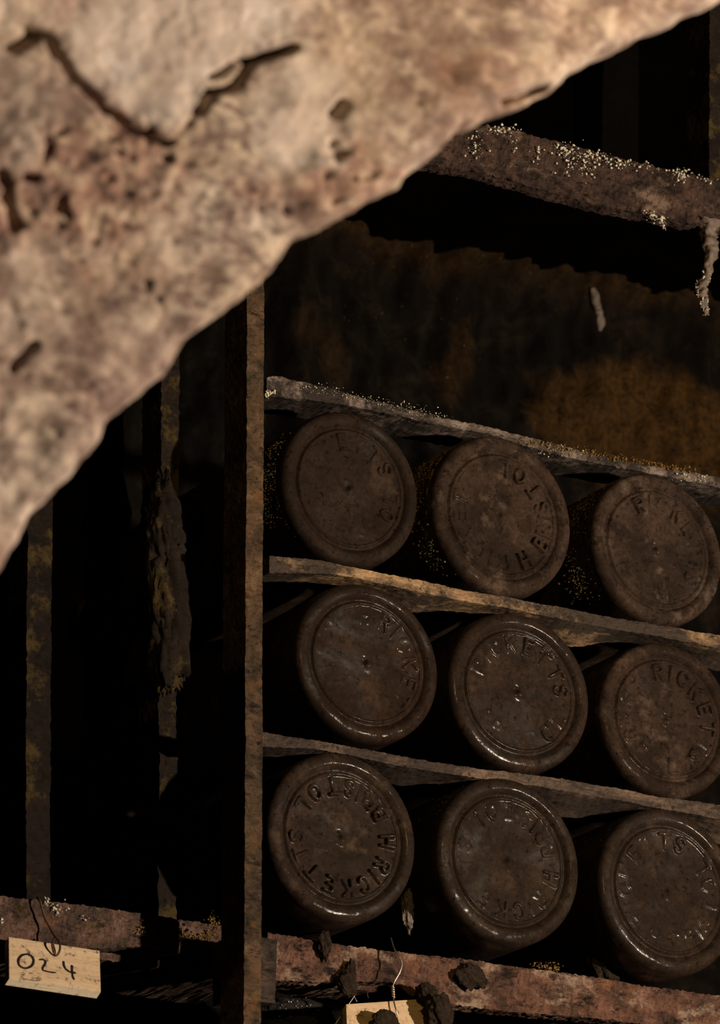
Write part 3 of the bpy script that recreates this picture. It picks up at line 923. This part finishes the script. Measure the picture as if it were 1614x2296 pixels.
flank('11', [(-62, 7, .016, .006, 60), (-90, 8, .014, .006, 150), (-112, 6, .016, .006, 170), (-128, 6, .012, .005, 60)], M['grain'], .00012, .0005, 31, 'grain_crust')
flank('11', [(-95, 25, .02, .01, 160)], M['gold'], .0002, .0007, 32, 'yellow_mould')
flank('12', [(-128, 6, .014, .004, 120), (-118, 5, .012, .004, 40)], M['grain'], .00012, .0006, 33, 'grain_crust')
flank('12', [(-35, 14, .018, .009, 900), (-70, 16, .018, .01, 420)], M['gold'], .00025, .0009, 34, 'yellow_mould')
flank('13', [(-118, 9, .02, .006, 170), (-100, 8, .022, .005, 40)], M['grain'], .00012, .0006, 35, 'grain_crust')
flank('13', [(-20, 13, .010, .004, 700), (-58, 13, .018, .008, 700)], M['gold'], .00025, .0009, 36, 'yellow_mould')
flank('33', [(-48, 14, .03, .02, 240)], M['gold'], .0002, .0006, 37, 'yellow_mould')
flank('32', [(-40, 10, .012, .006, 120)], M['gold'], .0002, .0006, 38, 'yellow_mould')
flank('31', [(-140, 12, .03, .012, 90)], M['grain'], .0001, .0004, 39, 'grain_crust')

sp = [(545, 2088, 3, 12, 16), (546, 2120, 3, 14, 34), (548, 2150, 3, 8, 14), (535, 2040, 6, 16, 10)]
crust(br, sp, -0.0078, .0002, .0008, M['grain'], 8)
sp = [(106, 2020, 6, 4, 14), (130, 2036, 10, 8, 30), (190, 2058, 6, 4, 8), (0, 2064, 6, 5, 8)]
crust(bar_l, sp, 0.0212, .0002, .0007, M['grain'], 9)
sp = [(370, 2085, 26, 10, 140), (420, 2100, 20, 7, 130), (470, 2098, 14, 8, 90), (480, 2070, 8, 9, 70), (330, 2080, 12, 10, 50)]
crust(bar_l, sp, 0.0212, .0002, .0006, M['gold'], 10, 'yellow_mould')
sp = [(1215, 2165, 14, 4, 40), (1240, 2172, 12, 4, 30)]
crust(bar_r, sp, 0.0215, .0003, .0009, M['gold'], 11, 'yellow_mould')

# ------------------------------------------------------------------ sooty lump below the rail
p = at(662, 2290, 0.066)
so = empty('hanging_soot', (p.x, p.y, p.z - .011))
tag(so, 'black sooty lump with sparkling grains under the rail end, right of the post foot', 'soot lump')
v, f = lump(p, .019, .009, .0115, 101, .28, 1.5)
mesh_obj('clump', v, f, M['soot'], so)
rg = np.random.default_rng(5)
gp = [p + Vector((rg.normal() * .007 - .005, -.0088 - .0006 * rg.random(), rg.normal() * .004 + .004)) for _ in range(80)]
v, f = grains(gp, .0001, .0004, 14)
mesh_obj('grain_crust', v, f, M['grain'], so)['kind'] = 'stuff'

# ------------------------------------------------------------------ masonry behind
nx, nz = 260, 150
YB = 0.42
tp = [(300, 420), (690, 502), (790, 512), (860, 545), (960, 560), (1060, 585), (1150, 604), (1250, 606), (1320, 635), (1400, 655), (1500, 666), (1560, 672), (1620, 700), (1800, 735), (2300, 830)]
xs, ys = interp(tp, nx)
V = np.zeros((nx, nz, 3))
for i in range(nx):
    T = at(xs[i], ys[i], YB)
    for j in range(nz):
        t = (j / (nz - 1)) ** 1.6
        V[i, j] = (T.x, YB, T.z * (1 - t))
X_, Z_ = V[:, :, 0], V[:, :, 2]
drape = fbm(X_ * 34, Z_ * 5, 51, 4)
V[:, :, 1] += -0.026 * drape - 0.012 * fbm(X_ * 90, Z_ * 60, 52, 5)
top_t = np.exp(-(V[:, :1, 2] - Z_) / 0.02)
V[:, :, 1] += -0.014 * top_t * (1 + fbm(X_ * 40, Z_ * 40, 53, 3))
Vb = V.copy(); Vb[:, :, 1] = YB + 0.12
nv_ = nx * nz
verts = np.concatenate([V.reshape(-1, 3), Vb.reshape(-1, 3)])
faces = grid_faces(nx, nz) + [tuple(q[::-1]) for q in grid_faces(nx, nz, off=nv_)]
for i in range(nx - 1):
    faces.append((i * nz, nv_ + i * nz, nv_ + (i + 1) * nz, (i + 1) * nz))
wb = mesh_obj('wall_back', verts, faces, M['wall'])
# yellow lichen patches, with the lit part of the masonry painted into their colour
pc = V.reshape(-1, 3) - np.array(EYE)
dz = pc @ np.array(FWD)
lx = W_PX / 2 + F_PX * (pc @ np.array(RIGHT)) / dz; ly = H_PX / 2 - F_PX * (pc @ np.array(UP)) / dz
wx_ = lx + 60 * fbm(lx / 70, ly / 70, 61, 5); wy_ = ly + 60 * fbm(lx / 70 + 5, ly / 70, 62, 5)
lich_light = np.zeros(len(lx)); gran = np.zeros(len(lx))
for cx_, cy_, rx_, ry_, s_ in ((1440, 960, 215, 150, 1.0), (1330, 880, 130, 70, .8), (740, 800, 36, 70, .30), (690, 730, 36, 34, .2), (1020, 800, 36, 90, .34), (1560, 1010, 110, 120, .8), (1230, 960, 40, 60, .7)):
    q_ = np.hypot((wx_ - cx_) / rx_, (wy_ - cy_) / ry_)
    lich_light = np.maximum(lich_light, s_ * (1 - smooth(.75, 1.1, q_)))
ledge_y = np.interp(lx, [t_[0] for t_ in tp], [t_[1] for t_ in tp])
lich_light = np.maximum(lich_light, .40 * np.exp(-np.clip(wy_ - ledge_y, 0, 999) / 32))
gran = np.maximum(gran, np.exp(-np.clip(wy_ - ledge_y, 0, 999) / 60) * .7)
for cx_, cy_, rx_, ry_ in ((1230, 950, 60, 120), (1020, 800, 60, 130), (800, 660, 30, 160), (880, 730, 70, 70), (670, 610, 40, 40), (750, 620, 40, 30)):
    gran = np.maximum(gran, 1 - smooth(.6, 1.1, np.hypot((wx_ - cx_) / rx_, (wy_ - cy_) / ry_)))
ca = wb.data.color_attributes.new('lichen_light', 'FLOAT_COLOR', 'POINT')
vals = np.zeros((len(verts), 4)); vals[:len(lx), 0] = lich_light; vals[:len(lx), 1] = gran; vals[:, 3] = 1
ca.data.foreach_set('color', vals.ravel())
tag(wb, 'mould-draped dark masonry behind the bottles with a ragged ledge on top', 'wall', kind='structure')
# pale lime streak running down from the ledge
w = [(1326, 646, 1.6), (1332, 664, 3.4), (1340, 690, 2.6), (1345, 716, 3.0), (1344, 742, 1.2)]
def on_wall(px, py):
    p = at(px, py, YB - .012)
    d_ = (V[:, :, 0] - p.x) ** 2 + (V[:, :, 2] - p.z) ** 2
    q = V[np.unravel_index(np.argmin(d_), d_.shape)]
    return at(px, py, float(q[1]) - .0020)
v, f = tube([on_wall(a, b) for a, b, r in w], [r * .001 for a, b, r in w], 12, seed=3, amp=.8)
tag(mesh_obj('lime_streak', v, f, M['drip']), 'pale lime streak running down the mouldy masonry below its ledge', 'lime streak')


def box(name, x0, x1, y0, y1, z0, z1, material):
    v = [(x0, y0, z0), (x1, y0, z0), (x1, y1, z0), (x0, y1, z0), (x0, y0, z1), (x1, y0, z1), (x1, y1, z1), (x0, y1, z1)]
    f = [(0, 3, 2, 1), (4, 5, 6, 7), (0, 1, 5, 4), (1, 2, 6, 5), (2, 3, 7, 6), (3, 0, 4, 7)]
    o = mesh_obj(name, v, f, material, shade=False)
    return tag(o, 'dark unlit cellar ' + name.split('_')[0] + LAB[name], name.split('_')[0], kind='structure')


LAB = {'floor': ' far below the bottle rack', 'ceiling': ' above the bottle rack', 'wall_rear': ' closing the recess behind the mouldy masonry', 'wall_left': ' beyond the iron uprights', 'wall_right': ' past the far end of the rack', 'wall_front': ' opposite the bottle rack'}
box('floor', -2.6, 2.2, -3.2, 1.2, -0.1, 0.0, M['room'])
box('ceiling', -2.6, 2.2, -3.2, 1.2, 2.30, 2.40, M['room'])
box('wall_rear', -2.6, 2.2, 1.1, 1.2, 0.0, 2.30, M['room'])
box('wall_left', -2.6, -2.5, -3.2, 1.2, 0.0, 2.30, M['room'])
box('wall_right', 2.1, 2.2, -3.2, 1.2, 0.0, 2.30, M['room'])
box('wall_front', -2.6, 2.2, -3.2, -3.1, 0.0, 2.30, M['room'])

# ------------------------------------------------------------------ the near stone, out of focus
EDGE = [(-500, 2100), (-260, 1680), (-80, 1415), (0, 1305), (60, 1228), (90, 1165), (180, 1060), (280, 940), (400, 838), (460, 755), (560, 682), (610, 628), (690, 540),
        (760, 508), (850, 462), (920, 420), (1000, 352), (1060, 292), (1110, 268), (1170, 248), (1230, 215), (1290, 168), (1350, 138), (1400, 128), (1470, 78), (1540, 52), (1614, 18), (1760, -70), (2100, -250)]
ST_D = 1.52
e = np.array(EDGE, float)
cum = np.concatenate([[0], np.cumsum(np.hypot(np.diff(e[:, 0]), np.diff(e[:, 1])))])
NE = 560
u = np.linspace(0, cum[-1], NE)
ex, ey = np.interp(u, cum, e[:, 0]), np.interp(u, cum, e[:, 1])
k = np.ones(5) / 5
ex = np.convolve(np.pad(ex, 2, mode='edge'), k, 'valid'); ey = np.convolve(np.pad(ey, 2, mode='edge'), k, 'valid')
jag = fbm(u / 60, u * 0, 91, 4) * 10
sv = np.concatenate([np.linspace(0, 60, 16), np.linspace(60, 1800, 290)[1:], np.linspace(1800, 9500, 50)[1:]])
nrm_s = Vector((0.12, -1.0, -0.22)).normalized()
Q0 = EYE + ray(600, 500) * ST_D
IN = np.array([-0.60, -0.80])
PX = ex[:, None] + IN[0] * (sv[None, :] + jag[:, None] * np.exp(-sv[None, :] / 120))
PY = ey[:, None] + IN[1] * (sv[None, :] + jag[:, None] * np.exp(-sv[None, :] / 120))
rdir = np.array(FWD)[None, None, :] + np.array(RIGHT)[None, None, :] * ((PX - W_PX / 2) / F_PX)[..., None] - np.array(UP)[None, None, :] * ((PY - H_PX / 2) / F_PX)[..., None]
tt = (Q0 - EYE).dot(nrm_s) / (rdir @ np.array(nrm_s))
FV = np.array(EYE)[None, None, :] + rdir * tt[..., None]
rel = 0.010 * fbm(PX / 420, PY / 420, 92, 3) + 0.0020 * fbm(PX / 90, PY / 90, 93, 5, .55)
_q = np.minimum(np.hypot((PX - 250) / 420, (PY - 440) / 190), np.hypot((PX - 620) / 260, (PY - 430) / 90)) + 1.3 * fbm(PX / 160 + 7, PY / 160 + 2, 94, 4)
rough_zone = np.maximum(1 - smooth(.55, 1.1, _q), .25)
rel = rel + rough_zone * 0.0024 * fbm(PX / 42, PY / 42, 95, 4, .6)
rel = rel - 0.0026 * rough_zone * smooth(.27, .42, fbm(PX / 36, PY / 36, 99, 2))
CR = [([(60, 60), (112, 80), (130, 118), (165, 172), (228, 240), (285, 285), (335, 305), (372, 318)], 6, .016), ([(670, 103), (636, 110), (590, 128), (560, 165), (530, 196), (482, 204), (462, 225), (450, 250)], 7, .020),
      ([(590, 122), (545, 135), (510, 160), (485, 175)], 5, .006), ([(372, 318), (390, 300), (430, 265), (462, 228)], 7, .0018), ([(765, 252), (785, 232)], 8, .014), ([(30, 825), (52, 795), (75, 768)], 8, .007),
      ([(1130, 228), (1190, 205), (1215, 196)], 12, .008), ([(30, 108), (58, 92), (75, 80)], 14, .008), ([(10, 380), (30, 440), (40, 500)], 6, .004)]
wx = PX + 11 * fbm(PX / 45, PY / 45, 96, 4); wy = PY + 11 * fbm(PX / 60 + 9, PY / 60, 97, 3)
for pts, wd, dp in CR:
    d = poly_dist(wx, wy, pts)
    rel = rel - dp * np.exp(-(d / wd) ** 2)
# slabs either side of the cracks stand at slightly different heights
r_px = 70.0
edge_fall = np.where(sv < r_px, -(0.012) * (1 - np.sqrt(np.clip(1 - (1 - sv / r_px) ** 2, 0, 1))), 0)[None, :]
rel = rel + edge_fall + 0.004 * smooth(0, 500, sv)[None, :] * 0
FV = FV + np.array(nrm_s)[None, None, :] * rel[..., None]
BV = FV - np.array(nrm_s)[None, None, :] * (0.16 + rel[..., None])
ms = len(sv)
verts = np.concatenate([FV.reshape(-1, 3), BV.reshape(-1, 3)])
o_ = NE * ms
faces = grid_faces(NE, ms) + [tuple(q[::-1]) for q in grid_faces(NE, ms, off=o_)]
for i in range(NE - 1):
    faces.append((i * ms, o_ + i * ms, o_ + (i + 1) * ms, (i + 1) * ms))
    a = i * ms + ms - 1; faces.append((a, a + ms, o_ + a + ms, o_ + a))
for j in range(ms - 1):
    faces.append((j, j + 1, o_ + j + 1, o_ + j)); a = (NE - 1) * ms + j; faces.append((a, o_ + a, o_ + a + 1, a + 1))
zc = verts[:, 2]
verts[:, 2] = np.minimum(zc, 2.295)
stone = mesh_obj('stone_arch', verts, [tuple(q[::-1]) for q in faces], M['stone'])
def in_poly(x, y, poly):
    r = np.zeros(np.shape(x), bool)
    for (x0_, y0_), (x1_, y1_) in zip(poly, poly[1:] + poly[:1]):
        r ^= ((y0_ > y) != (y1_ > y)) & (x < (x1_ - x0_) * (y - y0_) / (y1_ - y0_ + 1e-9) + x0_)
    return r
plate = np.zeros(PX.shape)
for poly, amt in (([(125, 60), (300, -60), (760, -60), (660, 105), (590, 128), (480, 205), (450, 262), (372, 312), (300, 290), (228, 238), (160, 160)], 1.0),
                  ([(670, 115), (790, 130), (820, 260), (780, 400), (620, 400), (540, 330), (560, 240), (590, 170)], .85)):
    inside = in_poly(wx, wy, poly)
    dd_ = poly_dist(wx, wy, poly + poly[:1])
    plate = np.maximum(plate, amt * np.where(inside, smooth(0, 34, dd_), 0))
rzm = (1 - smooth(.5, 1.15, _q)) * (1 - plate)
ca = stone.data.color_attributes.new('plate', 'FLOAT_COLOR', 'POINT')
vals = np.zeros((len(verts), 4)); vals[:PX.size, 0] = plate.ravel(); vals[:PX.size, 1] = rzm.ravel(); vals[:, 3] = 1
ca.data.foreach_set('color', vals.ravel())
tag(stone, 'big pale cracked stone, blurred in the foreground, filling the upper left', 'stone')

# ------------------------------------------------------------------ camera and light
cd = bpy.data.cameras.new('camera')
cam = bpy.data.objects.new('camera', cd)
COL.objects.link(cam)
cd.sensor_fit = 'VERTICAL'; cd.sensor_height = 36.0; cd.sensor_width = 36.0 * W_PX / H_PX
cd.lens = F_PX / H_PX * 36.0
cam.location = EYE
cam.rotation_euler = FWD.to_track_quat('-Z', 'Y').to_euler()
cd.clip_start = 0.05; cd.clip_end = 50
cd.dof.use_dof = True
cd.dof.focus_distance = DIST + 0.02
cd.dof.aperture_fstop = 25.0
SC.camera = cam


def spot(name, loc, aim, power, col, size, ang, blend=0.5):
    ld = bpy.data.lights.new(name, 'SPOT')
    ld.energy = power; ld.color = col; ld.shadow_soft_size = size
    ld.spot_size = math.radians(ang); ld.spot_blend = blend
    lo = bpy.data.objects.new(name, ld)
    COL.objects.link(lo)
    lo.location = loc
    lo.rotation_euler = (Vector(aim) - Vector(loc)).to_track_quat('-Z', 'Y').to_euler()
    return lo


KEY = TARGET + Vector((0.66, -1.46, -0.36))
spot('cellar_lamp', KEY, TARGET + Vector((-.06, 0, 0)), 125, (1.0, .80, .60), 0.018, 100)
LAMP2 = TARGET + Vector((-0.50, -1.75, 0.22))
spot('candle_lamp', LAMP2, TARGET, 17.0, (1.0, .66, .22), 0.004, 40)

wd = bpy.data.worlds.new('world')
SC.world = wd
wd.use_nodes = True
wd.node_tree.nodes['Background'].inputs[0].default_value = (0.02, 0.015, 0.012, 1)
wd.node_tree.nodes['Background'].inputs[1].default_value = 0.02

SC.view_settings.view_transform = 'Standard'
SC.view_settings.look = 'None'
SC.view_settings.exposure = 0.0
SC.view_settings.gamma = 1.0
SC.view_settings.use_curve_mapping = False
